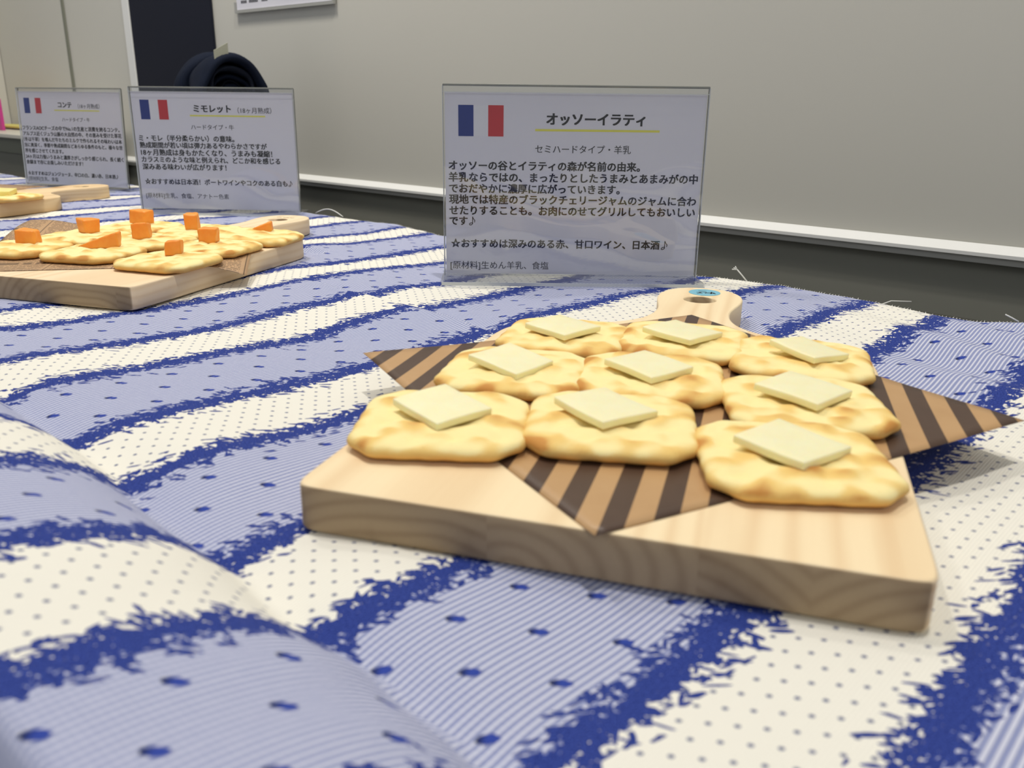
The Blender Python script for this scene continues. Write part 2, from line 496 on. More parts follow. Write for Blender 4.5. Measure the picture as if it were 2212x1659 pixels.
HP[:, 2] = np.where(HP[:, 0] * NX + HP[:, 1] * NY > 330, np.clip(HP[:, 2], -.8, 4), HP[:, 2])
VA = np.array([(-260,352),(-200,302),(-173,279),(-152,259),(-130,241),(-113,225),(-97,205),(-82,189),(-69,178),(-58,168),(-46,153),(-24,135),(-17,126),(-9,118),(0,106),(16,86),(40,60)], float)
VB = np.array([(-125,492),(-109,478),(-89,456),(-78,447),(-59,428),(-48,419),(-35,407),(-25,399),(-15,386),(5,364)], float)
def signed(P, L):
    best = np.full(len(P), 1e9); sg = np.zeros(len(P)); par = np.zeros(len(P))
    acc = 0.
    for i in range(len(L) - 1):
        a, b = L[i], L[i + 1]; ab = b - a; l = np.hypot(*ab)
        tpar = np.clip(((P - a) @ ab) / (l * l), 0, 1)
        q = a + tpar[:, None] * ab
        dd = np.hypot(*(P - q).T)
        cr = ab[0] * (P[:, 1] - a[1]) - ab[1] * (P[:, 0] - a[0])
        mk = dd < best
        best[mk] = dd[mk]; sg[mk] = -np.sign(cr[mk]); par[mk] = acc + tpar[mk] * l
        acc += l
    return best * sg, par, acc      # positive on the right of the line, looking along it
def feat(P):
    d, s, tot = signed(P, VA)
    d = d * 1.0                       # positive = camera side (left part of the picture)
    amp = 21 * np.clip((s - 10) / 150, 0, 1) ** .8
    up = np.where(d > 0, (1 - np.exp(-np.maximum(d - 1, 0) / 20)) * 1.12, 0)
    fall = 1 / (1 + np.exp((d - 92) / 12))
    h = amp * up * fall
    h -= 2.4 * np.exp(-(np.abs(d) / 9) ** 1.3) * np.clip(s / 60, 0, 1)
    d2, s2, t2 = signed(P, VB)
    w = np.clip(s2 / 25, 0, 1) * np.clip((t2 - s2) / 40, 0, 1)
    left = np.where(d2 > 0, np.exp(-d2 / 13), 0)
    # soft step over two millimetres
    st = 1 / (1 + np.exp(-d2 / .9))
    h += w * (3.6 * st * np.exp(-np.maximum(d2, 0) / 13) - 1.8 * (1 - st) * np.exp(-np.maximum(-d2, 0) / 12))
    return h
HR = HP[:, 2] - feat(HP[:, :2])
def frame(ox, oy, a): return (np.array([ox, oy]), np.array([math.cos(a), math.sin(a)]), np.array([-math.sin(a), math.cos(a)]), a)
_u = np.array([math.cos(-.3015), math.sin(-.3015)]); _v = np.array([-_u[1], _u[0]])
_o = _u * -34.8 + _v * 164.7
B1 = frame(_o[0], _o[1], -.3015)
B2 = frame(-254, 433, -.3048)
B3 = frame(-551, 683, -.45)
CARDS = [(33.6, 504.2, .0097, -.001), (-267.7, 796.9, -.0686, .0027), (-499.9, 1004.4, -.3409, .05)]
def height(P):
    """cloth height in mm at plan points in mm"""
    h = feat(P)
    num = np.zeros(len(P)); den = np.full(len(P), .35)
    for (x, y, _), r in zip(HP, HR):
        w = np.exp(-((P[:, 0] - x) ** 2 + (P[:, 1] - y) ** 2) / (2 * 15.0 ** 2))
        num += w * r; den += w
    h = h + num / den
    x, y = P[:, 0], P[:, 1]
    # soft ripples to the right of the front board, gentle unevenness elsewhere
    a = (x * .83 + y * .55)
    rip = np.exp(-((x - 225) ** 2 / (2 * 60 ** 2) + (y - 350) ** 2 / (2 * 60 ** 2)))
    h += 2.6 * rip * np.sin(a / 6.2 + np.sin(y / 40.0))
    h += .9 * np.sin(x / 37. + 1.3 * np.sin(y / 61.)) * np.sin(y / 43. + .7)
    h += .5 * np.sin(x / 13. + y / 21.) * np.sin(y / 29. - x / 47.)
    h = h - .35
    # pressed flat under boards and card stands
    for o, u, v, _ in (B1, B2, B3):
        q = P - o; a_, b_ = q @ u, q @ v
        dx = np.maximum(np.abs(a_) - 71, 0); dy = np.maximum(np.maximum(-b_, b_ - 185), 0)
        dist = np.hypot(dx, dy)
        dx2 = np.maximum(np.abs(a_) - 20, 0); dy2 = np.maximum(np.maximum(-b_, b_ - 273), 0)
        dist = np.minimum(dist, np.hypot(dx2, dy2))
        h = np.minimum(h, -.45 + dist * .55)
    for cx, cy, ca_, _ in CARDS:
        q = P - np.array([cx, cy]); u = np.array([math.cos(ca_), math.sin(ca_)]); v = np.array([-u[1], u[0]])
        dist = np.hypot(np.maximum(np.abs(q @ u) - 75, 0), np.maximum(np.abs(q @ v) - 22, 0))
        h = np.minimum(h, -.45 + dist * .3)
    return np.clip(h, -7, 30)

# back hem in plan (mm): the cut edge wanders
HEM = np.array([(-2100, 455), (-1400, 452), (-1197, 438), (-1130, 470), (-1068, 501), (-1011, 494), (-850, 488), (-683, 486), (-655, 488), (-569, 495), (-492, 477), (-380, 472),
                (-261, 470), (-235, 480), (-210, 482), (-178, 476), (-151, 475), (-126, 471), (-82, 478), (32, 466), (294, 456), (700, 450)], float)
hem_e, hem_n = HEM[:, 0], HEM[:, 1]
def hem(e):                       # e in mm -> n in mm of the back edge
    return np.interp(e, hem_e, hem_n) + .6 * np.sin(e / 7.) + .5 * np.sin(e / 3.1)
def grid_axis(segs):
    out = []
    for a, b, st in segs: out += list(np.arange(a, b, st))
    return np.array(out + [segs[-1][1]])
ee = grid_axis([(-1900, -1100, 12), (-1100, -500, 5), (-500, 330, 2.6), (330, 600, 8)])
# rows: hang at the front, then the top up to the hem
nn0 = np.linspace(0, 1, 170)
front_n = TF * 1000 + 2
hang = np.array([-160, -120, -80, -50, -30, -18, -10, -5, -2])
nE = len(ee); rows = []
uvs = []
for hgt in hang:
    P = np.stack([EX * ee + NX * (front_n), EY * ee + NY * (front_n)], 1)
    base = height(P)
    curl = 6 * (1 - math.exp(hgt / 8.))
    fold = 5 * np.sin(ee / 38.) * (1 - math.exp(hgt / 60.))
    off = -curl + -np.abs(fold)
    rows.append(np.stack([P[:, 0] + NX * off, P[:, 1] + NY * off, base + hgt], 1))
    uvs.append(np.stack([EX * ee + NX * (front_n + hgt), EY * ee + NY * (front_n + hgt)], 1))
for f in nn0:
    f2 = f
    n_ = front_n + (hem(ee) - front_n) * f2
    P = np.stack([EX * ee + NX * n_, EY * ee + NY * n_], 1)
    z = height(P)
    z = z - .5 * np.exp(-(hem(ee) - n_) / 5.)
    rows.append(np.stack([P[:, 0], P[:, 1], z], 1)); uvs.append(P)
V = np.concatenate(rows) / 1000.; UVP = np.concatenate(uvs) / .9702
nR = len(rows)
idx = np.arange(nR * nE).reshape(nR, nE)
F = np.stack([idx[:-1, :-1], idx[:-1, 1:], idx[1:, 1:], idx[1:, :-1]], -1).reshape(-1, 4)
me = bpy.data.meshes.new('tablecloth')
me.vertices.add(len(V)); me.vertices.foreach_set('co', V.ravel())
me.loops.add(F.size); me.loops.foreach_set('vertex_index', F.ravel().astype(np.int32))
me.polygons.add(len(F)); me.polygons.foreach_set('loop_start', (np.arange(len(F)) * 4).astype(np.int32))
me.update(calc_edges=True)
uvl = me.uv_layers.new(name='UVMap')
uvl.data.foreach_set('uv', UVP[F.ravel()].ravel())
me.materials.append(M_cloth)
cloth = obj('tablecloth', me, None, None, True)
tag(cloth, 'blue and white striped cloth with raw back edge covering the table', 'tablecloth')
# loose threads at the cut edge
def thread(pts, r=.00035):
    v, f = tube(pts, r, 6); obj('loose_thread', mesh('loose_thread', v, f), M_thread, cloth, True)
def hem_pt(e):
    n_ = float(hem(e)); q = np.array([EX * e + NX * n_, EY * e + NY * n_])
    return Vector((q[0] / 1000, q[1] / 1000, float(height(q[None])[0]) / 1000))
p = hem_pt(-231); tip = p + Vector((-.006, .002, .0062))
thread([p + Vector((0, -.001, -.0005)), p + Vector((-.003, .001, .003)), tip], .0004)
for k in range(3): thread([tip, tip + Vector((-.0012 - .0009 * k, .0, .0019 - .0009 * k))], .00035)
p = hem_pt(-147); thread([p + Vector((-.002, -.001, 0)), p + Vector((.004, .003, .0008)), p + Vector((.015, .003, .0006))])
p = hem_pt(-84); thread([p, p + Vector((-.003, .001, .0016)), p + Vector((-.006, .002, .003))])
p = hem_pt(-668); q2 = hem_pt(-632); thread([p.lerp(q2, t / 10) + Vector((.001, .003, .0052 * math.sin(math.pi * t / 10))) for t in range(11)], .0005)
# short frayed ends all along the hem
random.seed(4)
fv, ff = [], []
for e in np.arange(-700, 300, 1.6):
    n_ = float(hem(e)); q = np.array([EX * e + NX * n_, EY * e + NY * n_])
    zz = float(height(q[None])[0]) - .4
    L = random.uniform(.4, 1.8); a = random.uniform(-.5, .5)
    d = np.array([NX * L + EX * a, NY * L + EY * a])
    w = np.array([EX, EY]) * .22
    b = len(fv)
    for pt, z_ in ((q - d * .2 - w, zz), (q - d * .2 + w, zz), (q + d, zz + random.uniform(-.2, .7))):
        fv.append((pt[0] / 1000, pt[1] / 1000, z_ / 1000))
    ff.append((b, b + 1, b + 2))
tag(obj('frayed_edge', mesh('frayed_edge', fv, ff), M_thread, cloth), kind='stuff')

# ------------------------------------------------------------------ cutting boards
half = [(65.5, 0), (68.6, .4), (70.4, 1.6), (71.2, 3.8), (71.4, 8), (71.4, 60), (71.4, 130), (71.2, 150), (70.2, 160), (67.5, 167), (62, 172.5), (54, 176.5), (45, 179.5),
        (37, 182.5), (30, 186.5), (24, 192), (19.5, 199), (17, 207), (16, 215), (16.2, 223), (17.6, 231), (19.2, 239), (20, 247), (19.3, 255), (16.5, 262.5), (11.5, 268), (6, 270.6)]
OUT = [(x, y) for x, y in half] + [(0, 271.2)] + [(-x, y) for x, y in half[::-1]]
def smooth_poly(pts, it=2):
    for _ in range(it):
        q = []
        n = len(pts)
        for i in range(n):
            a, b = pts[i], pts[(i + 1) % n]
            l = math.dist(a, b)
            t = min(.25, 2.2 / l) if l > 0 else .25
            q.append((a[0] + (b[0] - a[0]) * t, a[1] + (b[1] - a[1]) * t)); q.append((b[0] + (a[0] - b[0]) * t, b[1] + (a[1] - b[1]) * t))
        pts = q
    return pts
def inset(pts, d):
    n = len(pts); out = []
    for i in range(n):
        a, b, c = Vector(pts[i - 1]), Vector(pts[i]), Vector(pts[(i + 1) % n])
        t = (c - a)
        t = t.normalized() if t.length > 1e-9 else Vector((1, 0))
        nrm = Vector((-t.y, t.x))
        out.append((b.x + nrm.x * d, b.y + nrm.y * d))
    return out
def board_mesh(th=12.0, hole=(0.5, 243, 7.4)):
    out = smooth_poly(OUT, 2)
    hx, hy, hr = hole
    circ = [(hx + hr * math.cos(2 * math.pi * i / 40), hy - hr * math.sin(2 * math.pi * i / 40)) for i in range(40)]
    bm = bmesh.new()
    prof = [(.9, 0), (.3, .25), (0, .9), (0, th - .8), (.22, th - .24), (.8, th)]
    for loop, sgn in ((out, 1), (circ, 1)):
        prof_ = prof if loop is out else [(.0, 0), (-.0, .6), (-.0, th - .6), (-.5, th)]
        if loop is circ: prof_ = [(.0 + .5, 0), (.0, .6), (.0, th - .6), (.5, th)]
        rings = []
        for d, z in prof_:
            if loop is out: pts = inset(loop, d)
            else: pts = [(hx + (hr + d) * math.cos(2 * math.pi * i / 40), hy - (hr + d) * math.sin(2 * math.pi * i / 40)) for i in range(40)]
            rings.append([bm.verts.new((x / 1000, y / 1000, z / 1000)) for x, y in pts])
        for a, b in zip(rings[:-1], rings[1:]):
            n = len(a)
            for i in range(n): bm.faces.new((a[i], a[(i + 1) % n], b[(i + 1) % n], b[i]))
        if loop is out: o_r = rings
        else: h_r = rings
    for k in (0, -1):
        es = []
        for r in (o_r[k], h_r[k]):
            n = len(r)
            for i in range(n): es.append(bm.edges.get((r[i], r[(i + 1) % n])))
        bmesh.ops.triangle_fill(bm, use_beauty=True, edges=es)
    return from_bm('cutting_board', bm)
bmsh = board_mesh()
def place_board(fr, mat, label, first=False):
    b = empty('cutting_board', (fr[0][0] / 1000, fr[0][1] / 1000, 0), fr[3])
    mm = bmsh.copy(); mm.materials.clear(); mm.materials.append(mat)
    o = bpy.data.objects.new('cutting_board', mm)
    bpy.data.objects.remove(b)
    o.location = (fr[0][0] / 1000, fr[0][1] / 1000, 0); o.rotation_euler = (0, 0, fr[3])
    link(o)
    flat = [abs(p.normal.z) < .98 for p in mm.polygons]
    mm.polygons.foreach_set('use_smooth', flat)
    return tag(o, label, 'cutting board', 'small wooden boards of cheese crackers')
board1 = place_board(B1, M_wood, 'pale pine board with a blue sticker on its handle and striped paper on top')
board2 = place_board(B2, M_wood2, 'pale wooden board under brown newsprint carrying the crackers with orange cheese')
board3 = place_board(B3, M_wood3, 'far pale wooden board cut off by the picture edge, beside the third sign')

# sticker with a few brush marks, lying on the handle
def disc(r, n=36): return [(r * math.cos(2 * math.pi * i / n), r * math.sin(2 * math.pi * i / n)) for i in range(n)]
def slab(name, pts, z0, z1, mat, parent=None):
    n = len(pts)
    v = [(x / 1000, y / 1000, z0 / 1000) for x, y in pts] + [(x / 1000, y / 1000, z1 / 1000) for x, y in pts]
    f = [tuple(range(n))[::-1], tuple(range(n, 2 * n))] + [(i, (i + 1) % n, n + (i + 1) % n, n + i) for i in range(n)]
    return obj(name, mesh(name, v, f), mat, parent)
st = slab('round_sticker', disc(7.6), 0, .15, M_sticker)
sp = B1[0] + B1[1] * 1.0 + B1[2] * 259.5
st.location = (sp[0] / 1000, sp[1] / 1000, .01202); st.rotation_euler = (0, 0, B1[3] + .25)
tag(st, 'round pale blue sticker with black handwriting at the end of the front board handle', 'sticker')
def strokes(name, segs, w, z, mat, parent):
    v, f = [], []
    for seg in segs:
        for (x0, y0), (x1, y1) in zip(seg[:-1], seg[1:]):
            l = math.hypot(x1 - x0, y1 - y0); nx, ny = -(y1 - y0) / l * w / 2, (x1 - x0) / l * w / 2
            ex, ey = (x1 - x0) / l * w * .3, (y1 - y0) / l * w * .3
            b = len(v)
            for X, Y in ((x0 - ex + nx, y0 - ey + ny), (x0 - ex - nx, y0 - ey - ny), (x1 + ex - nx, y1 + ey - ny), (x1 + ex + nx, y1 + ey + ny)):
                v.append((X / 1000, Y / 1000, z / 1000))
            f.append((b, b + 1, b + 2, b + 3))
    return obj(name, mesh(name, v, f), mat, parent)
strokes('handwriting', [[(-2.3, 3.0), (1.2, 2.6)], [(-3.6, .3), (-1.2, .2), (-3.9, -2.6)], [(-3.0, -1.5), (-1.6, -2.8)], [(-.6, .2), (1.0, -.6), (.0, -2.0)], [(.6, -.2), (1.6, -1.9)],
                        [(2.0, -.2), (4.6, -.8)], [(3.6, 1.0), (2.6, -3.4)], [(2.0, -2.0), (4.8, -2.6)], [(4.0, -1.2), (4.6, -3.4)]], .75, .17, M_ink, st)
# stamped mark by the hole of the second board
strokes('stamped_mark', [[(-7 + i * 2.1, 254.5 + (i * 7 % 3) * .8), (-5.9 + i * 2.1, 256.3 - (i * 5 % 3) * .8)] for i in range(7)], .9, 12.05, plain('stamp_ink', lin(112, 100, 58), .7), board2)
# ------------------------------------------------------------------ papers
def sheet(name, cx, cy, ang, size, zfun, mat, n=36, th=.10):
    v, f = [], []
    for layer in (0, 1):
        for j in range(n + 1):
            for i in range(n + 1):
                lx, ly = (i / n - .5) * size, (j / n - .5) * size
                z = zfun(lx, ly)
                v.append((lx / 1000, ly / 1000, (z - layer * th) / 1000))
    N = (n + 1) ** 2
    for j in range(n):
        for i in range(n):
            a = j * (n + 1) + i
            f.append((a, a + 1, a + n + 2, a + n + 1)); f.append((N + a, N + a + n + 1, N + a + n + 2, N + a + 1))
    for i in range(n):
        for a, b in ((i, i + 1), ((i + 1) * (n + 1), i * (n + 1)), (n * (n + 1) + i + 1, n * (n + 1) + i), (i * (n + 1) + n, (i + 1) * (n + 1) + n)):
            f.append((b, a, N + a, N + b))
    o = obj(name, mesh(name, v, f), mat, None, True)
    o.location = (cx / 1000, cy / 1000, 0); o.rotation_euler = (0, 0, ang)
    return o
def smooth(a, b, x):
    t = min(1, max(0, (x - a) / (b - a))); return t * t * (3 - 2 * t)
pa1 = -1.0734
def z1(lx, ly):
    # corners past the board edge float level or rise a little
    z = 12.35
    r = math.hypot(lx, ly)
    if r > 75:
        if lx < 0 and ly < 0: z += 1.6 * smooth(75, 106, r)
        elif lx > 0 and ly > 0: z += 1.0 * smooth(75, 106, r)
    return z
sheet1 = tag(sheet('striped_paper', 48.0, 265.5, pa1, 149.5, z1, M_stripe), 'square of kraft paper with dark brown stripes on the front board', 'paper')
def z2(lx, ly):
    wx = lx * math.cos(rad(12)) - ly * math.sin(rad(12)); wy = lx * math.sin(rad(12)) + ly * math.cos(rad(12))
    q = np.array([-238 + wx, 531 + wy]) - B2[0]
    u = q @ B2[1]; z = 12.35
    if u > 70.5: z -= ((u - 70.5) ** 1.3) * .13
    if u < -70: z += 7.5 * smooth(-70, -112, u)
    return z
sheet2 = tag(sheet('newsprint_paper', -238, 531, rad(12), 152, z2, M_news, 44), 'brown printed newsprint sheet under the crackers with orange cheese', 'paper')
def z3(lx, ly): return 12.35
p3 = (-566, 844)
sheet3 = tag(sheet('newsprint_paper', p3[0], p3[1], rad(-15), 148, z3, M_news, 8), 'brown printed sheet on the far board by the third sign', 'paper')

# ------------------------------------------------------------------ crackers
def cracker_mesh(seed, size=46.6):
    rnd = random.Random(seed)
    n, R = 112, 28
    H = size / 2; cut = 7.6
    def outline(th):
        c, s = abs(math.cos(th)), abs(math.sin(th))
        # octagon support radius, softened
        r1 = H / max(c, s); r2 = (2 * H - cut) / (c + s)
        k = 48
        return (r1 ** -k + r2 ** -k) ** (-1 / k)
    dim = [(x * 11.5 + rnd.uniform(-1, 1), y * 11.5 + rnd.uniform(-1, 1)) for x in (-1.35, -.45, .45, 1.35) for y in (-1.35, -.45, .45, 1.35)]
    off = Vector((rnd.uniform(0, 99), rnd.uniform(0, 99), 0))
    dirt = rnd.uniform(-.07, .09)
    verts, toast = [], []
    scal = [rnd.uniform(-.35, .35) for _ in range(40)]
    def bumps(x, y):
        b = noise.noise(Vector((x / 9.0, y / 9.0, 0)) + off)            # puffed blisters
        b2 = noise.noise(Vector((x / 3.4, y / 3.4, 5)) + off)
        b3 = noise.noise(Vector((x / 4.6, y / 4.6, 9)) + off)
        h = 1.6 * max(b, -.2) + .75 * b3 + .22 * b2
        for dx, dy in dim:
            q = math.hypot(x - dx, y - dy)
            g = math.exp(-(q / 2.9) ** 2)
            h -= 1.15 * g; b3 -= .55 * g
        return h + .35, b, b3 + .15
    for k in range(R + 1):
        f = k / R
        for i in range(n):
            th = 2 * math.pi * i / n
            r = outline(th) * f
            if k >= R - 2: r += .16 * math.sin(i * 2 * math.pi / n * 19 + scal[3]) * (k - R + 3) / 3
            x, y = r * math.cos(th), r * math.sin(th)
            edge = outline(th) * (1 - f)
            h, b, b3 = bumps(x, y)
            e = 1 - math.exp(-edge / 1.3)
            z = 3.2 + 1.25 * e + h * .9 * min(1, .06 + edge / 6.0)
            verts.append((x, y, z))
            tv = .22 + 1.0 * b + .30 * b3 + .34 * math.exp(-edge / 1.8) + dirt
            toast.append(min(1.2, max(0, tv)))
    for dz, ins, tv in ((-1.2, -.35, .72), (-2.3, .35, .85), (-3.0, 1.7, .8)):
        for i in range(n):
            th = 2 * math.pi * i / n; r = outline(th) - ins + .16 * math.sin(i * 2 * math.pi / n * 19 + scal[3])
            verts.append((r * math.cos(th), r * math.sin(th), max(.05, 3.2 + dz))); toast.append(tv)
    faces = []
    K = R + 3
    for k in range(K):
        for i in range(n):
            a, b = k * n + i, k * n + (i + 1) % n
            faces.append((a, b, b + n, a + n))
    faces.append(tuple((K * n + i) for i in range(n)))
    me = mesh('cracker', [(x / 1000, y / 1000, z / 1000) for x, y, z in verts], [f[::-1] for f in faces[:-1]] + [faces[-1]])
    bm = bmesh.new(); bm.from_mesh(me)
    bmesh.ops.remove_doubles(bm, verts=bm.verts[:n], dist=1e-6)
    bm.to_mesh(me); bm.free()
    # store toasting per vertex (remove_doubles merged the first ring)
    at = me.attributes.new('toast', 'FLOAT', 'POINT')
    vals = [toast[0]] + toast[n:]
    if len(vals) != len(me.vertices): vals = (vals + [.5] * len(me.vertices))[:len(me.vertices)]
    # look the values up by position so the order of the vertices does not matter
    key = {}
    for (x, y, z), tv in zip(verts, toast): key[(round(x, 2), round(y, 2), round(z, 2))] = tv
    vals = [key.get((round(v.co.x * 1000, 2), round(v.co.y * 1000, 2), round(v.co.z * 1000, 2)), .5) for v in me.vertices]
    at.data.foreach_set('value', vals)
    bm = bmesh.new(); bm.from_mesh(me); bmesh.ops.recalc_face_normals(bm, faces=bm.faces[:]); bm.to_mesh(me); bm.free()
    me.materials.append(M_cracker)
    me.polygons.foreach_set('use_smooth', [True] * len(me.polygons))
    return me
def place_cracker(x, y, rot, label, seed, z=12.5, group='square crackers topped with pale cheese', tilt=(0, 0)):
    o = bpy.data.objects.new('cracker', cracker_mesh(seed))
    o.location = (x / 1000, y / 1000, z / 1000)
    o.rotation_euler = (tilt[0], tilt[1], rad(rot))
    link(o)
    return tag(o, label, 'cracker', group)
def cheese_slab(x, y, rot, w, l, label, z=19.0, tilt=(0, 0), th=2.3, mat=None, name='cheese_slice', group='pale cheese slices on the front crackers', seed=1):
    bm = bmesh.new()
    bmesh.ops.create_grid(bm, x_segments=6, y_segments=6, size=.5)
    r = random.Random(seed)
    cj = [(r.uniform(-.6, .6), r.uniform(-.6, .6)) for _ in range(4)]
    for v in bm.verts:
        a, b = v.co.x + .5, v.co.y + .5
        jx = (cj[0][0] * (1 - a) * (1 - b) + cj[1][0] * a * (1 - b) + cj[2][0] * a * b + cj[3][0] * (1 - a) * b)
        jy = (cj[0][1] * (1 - a) * (1 - b) + cj[1][1] * a * (1 - b) + cj[2][1] * a * b + cj[3][1] * (1 - a) * b)
        v.co = Vector(((v.co.x * w + jx) / 1000, (v.co.y * l + jy) / 1000, (.25 * math.sin(a * 3 + seed) + .2 * math.cos(b * 4 + seed)) / 1000))
    g = bmesh.ops.extrude_face_region(bm, geom=bm.faces[:])
    for e in g['geom']:
        if isinstance(e, bmesh.types.BMVert): e.co.z -= th / 1000
    bmesh.ops.recalc_face_normals(bm, faces=bm.faces[:])
    sharp = [e for e in bm.edges if len(e.link_faces) == 2 and e.calc_face_angle() > 1.0]
    bmesh.ops.bevel(bm, geom=sharp, offset=.00045, segments=2, affect='EDGES', profile=.6)
    me = from_bm(name, bm)
    o = obj(name, me, mat or M_cheese, None, True)
    o.location = (x / 1000, y / 1000, z / 1000); o.rotation_euler = (tilt[0], tilt[1], rad(rot))
    return tag(o, label, 'cheese', group)

FRONT = [  # cracker x, y, rot, where ; cheese x, y, rot, w, l, tilt
 ('A', -19, 224, -3, 'front left', -19.5, 225, 42, 19, 21, (.10, -.02)),
 ('B', 27.5, 224, -8, 'front middle', 26, 226, 38, 19.5, 21, (.06, .02)),
 ('C', 71, 201, -4, 'front right, nearest', 70, 200.5, 40, 20.5, 21, (.03, .00)),
 ('D', 1, 272, -12, 'middle left', 0, 271, 49, 18.5, 20.5, (.10, -.03)),
 ('E', 45, 267, -10, 'centre', 44, 267, 40, 20, 20.5, (.04, .03)),
 ('F', 87, 243, -5, 'middle right', 87, 243.5, 42, 20, 21, (.07, .04)),
 ('G', 20, 317, -15, 'back left', 19, 315.5, 45, 20, 20, (.07, .0)),
 ('H', 64, 313, -16, 'back middle', 63, 310.5, 44, 20, 21, (.05, .02)),
 ('I', 101, 290, -17, 'back right', 103, 288.5, 36, 19.5, 20.5, (.09, .06)),
]
LAB = {
 'A': ('front-row cracker at the left corner of the pine board', 'pale cheese square on the cracker at the near left corner of the pine board'),
 'B': ('front-row cracker in the middle, over the striped paper', 'pale cheese square on the middle cracker of the front row'),
 'C': ('cracker nearest the viewer, at the near right corner of the pine board', 'large pale cheese square on the nearest cracker, right end of the front row'),
 'D': ('second-row cracker beside the left corner of the striped paper', 'thick pale cheese square on the cracker beside the striped paper\'s left corner'),
 'E': ('cracker at the very centre of the nine on the pine board', 'pale cheese square on the central one of nine crackers'),
 'F': ('second-row cracker touching the striped paper\'s long right corner', 'pale cheese square on the second-row cracker by the paper\'s right corner'),
 'G': ('back-row cracker at the left shoulder of the pine board', 'thin pale cheese square on the back-row cracker at the board\'s left shoulder'),
 'H': ('back-row cracker in front of the pine board\'s handle', 'pale cheese square on the cracker just in front of the handle'),
 'I': ('back-row cracker at the right shoulder of the pine board', 'yellowish cheese square tilted on the cracker at the board\'s right shoulder'),
}
for i, (k, x, y, r, _, cx, cy, cr, w, l, tl) in enumerate(FRONT):
    place_cracker(x, y, r, LAB[k][0], 10 + i)
    cheese_slab(cx, cy, cr, w, l, LAB[k][1], 20.3, tl, seed=i)

G2 = 'square crackers topped with orange cheese'
BACK = [('2a', -288, 502, -14), ('2b', -239, 489, -12), ('2c', -188, 467, -19), ('c2', -272, 547, -18), ('c4', -225, 533, -17), ('2f', -178, 512, -15), ('c3', -255, 591, -16), ('c5', -209, 577, -20), ('2g', -163, 556, -10)]
LB = {
 '2a': 'front-row cracker of the orange cheese board, cut by the picture edge', '2b': 'front-row cracker carrying the long orange cheese wedge', '2c': 'front-row cracker at the right near corner of the orange cheese board',
 'c2': 'second-row cracker by the lifted newsprint corner', 'c4': 'central cracker of the nine on the orange cheese board', '2f': 'second-row cracker overhanging the newsprint\'s right edge',
 'c3': 'back-row cracker farthest left on the orange cheese board', 'c5': 'back-row cracker between two others, before the handle', '2g': 'cracker at the right shoulder with the thin orange wedge'}
for i, (k, x, y, r) in enumerate(BACK):
    place_cracker(x, y, r, LB[k], 40 + i, group=G2, tilt=((0, .05) if k == '2g' else (0, 0)), z=(12.9 if k == '2g' else 12.5))

def cheese_chunk(x, y, rot, w, d, h, label, seed, kind='cube', z=16.6, tilt=(0, 0)):
    r = random.Random(seed)
    bm = bmesh.new()
    bmesh.ops.create_cube(bm, size=1)
    for v in bm.verts:
        a, b, c = v.co
        X, Y, Z = a * w, b * d, (c + .5) * h
        if kind == 'cube':
            X += r.uniform(-.09, .09) * w; Y += r.uniform(-.09, .09) * d
            if c > 0: Z += r.uniform(-.14, .10) * h
            X += (c) * r.uniform(-.05, .1) * w
        else:
            f = a + .5
            Z = (c + .5) * h * (.12 + .88 * f) if c > 0 else 0
            Y *= (.35 + .65 * f)
            X += r.uniform(-.03, .03) * w
        v.co = Vector((X / 1000, Y / 1000, Z / 1000))
    bmesh.ops.subdivide_edges(bm, edges=bm.edges[:], cuts=7, use_grid_fill=True)
    bmesh.ops.smooth_vert(bm, verts=bm.verts[:], factor=.5, use_axis_x=True, use_axis_y=True, use_axis_z=True)
    bmesh.ops.smooth_vert(bm, verts=bm.verts[:], factor=.5, use_axis_x=True, use_axis_y=True, use_axis_z=True)
    off = Vector((seed * 3.1, seed * 1.7, 0))
    for v in bm.verts:
        q = v.co * 1000
        nn = noise.noise_vector(q / 2.6 + off) * .34 + noise.noise_vector(q / 1.1 + off) * .13
        v.co += nn / 1000
        if v.co.z < 0: v.co.z = 0
    me = from_bm('cheese_chunk', bm)
    o = obj('cheese_chunk', me, M_orange, None, False)
    me.polygons.foreach_set('use_smooth', [True] * len(me.polygons))
    o.location = (x / 1000, y / 1000, z / 1000); o.rotation_euler = (tilt[0], tilt[1], rad(rot))
    return tag(o, label, 'cheese', 'orange cheese pieces on the crackers')
cheese_chunk(-287.5, 511, -3, 11.0, 9, 8.8, 'orange cheese cube on the cracker at the picture edge', 1)
cheese_chunk(-273, 555, -38, 11.5, 10.5, 9.4, 'orange cheese cube turned cornerwise, left of the centre of the far rows', 2)
cheese_chunk(-240, 499, 8, 23, 9, 9.5, 'long orange cheese wedge lying on the front-row cracker', 3, 'wedge', z=16.6)
cheese_chunk(-257, 600, -24, 12.5, 9.5, 10.2, 'tallest orange cheese lump on the farthest-left back cracker', 4, tilt=(0, .06))
cheese_chunk(-230, 535, 8, 10.6, 8.5, 9.4, 'orange cheese cube on the central cracker, leaning a little left', 5, tilt=(0, -.10))
cheese_chunk(-212.5, 573, 4, 8.2, 8.5, 10.8, 'narrow upright orange cheese block with crumbs near the handle', 6)
cheese_chunk(-184, 523, -1, 10.0, 9.5, 9.4, 'square orange cheese cube with a bright top, on the second row', 7)
cheese_chunk(-188.5, 478, 6, 9.6, 8, 8.4, 'small pitted orange cheese cube on the near right cracker', 8)
cheese_chunk(-166, 567, 8, 15.5, 6, 7.0, 'thin orange cheese sliver at the right shoulder of its board', 9, 'wedge', z=17.0)
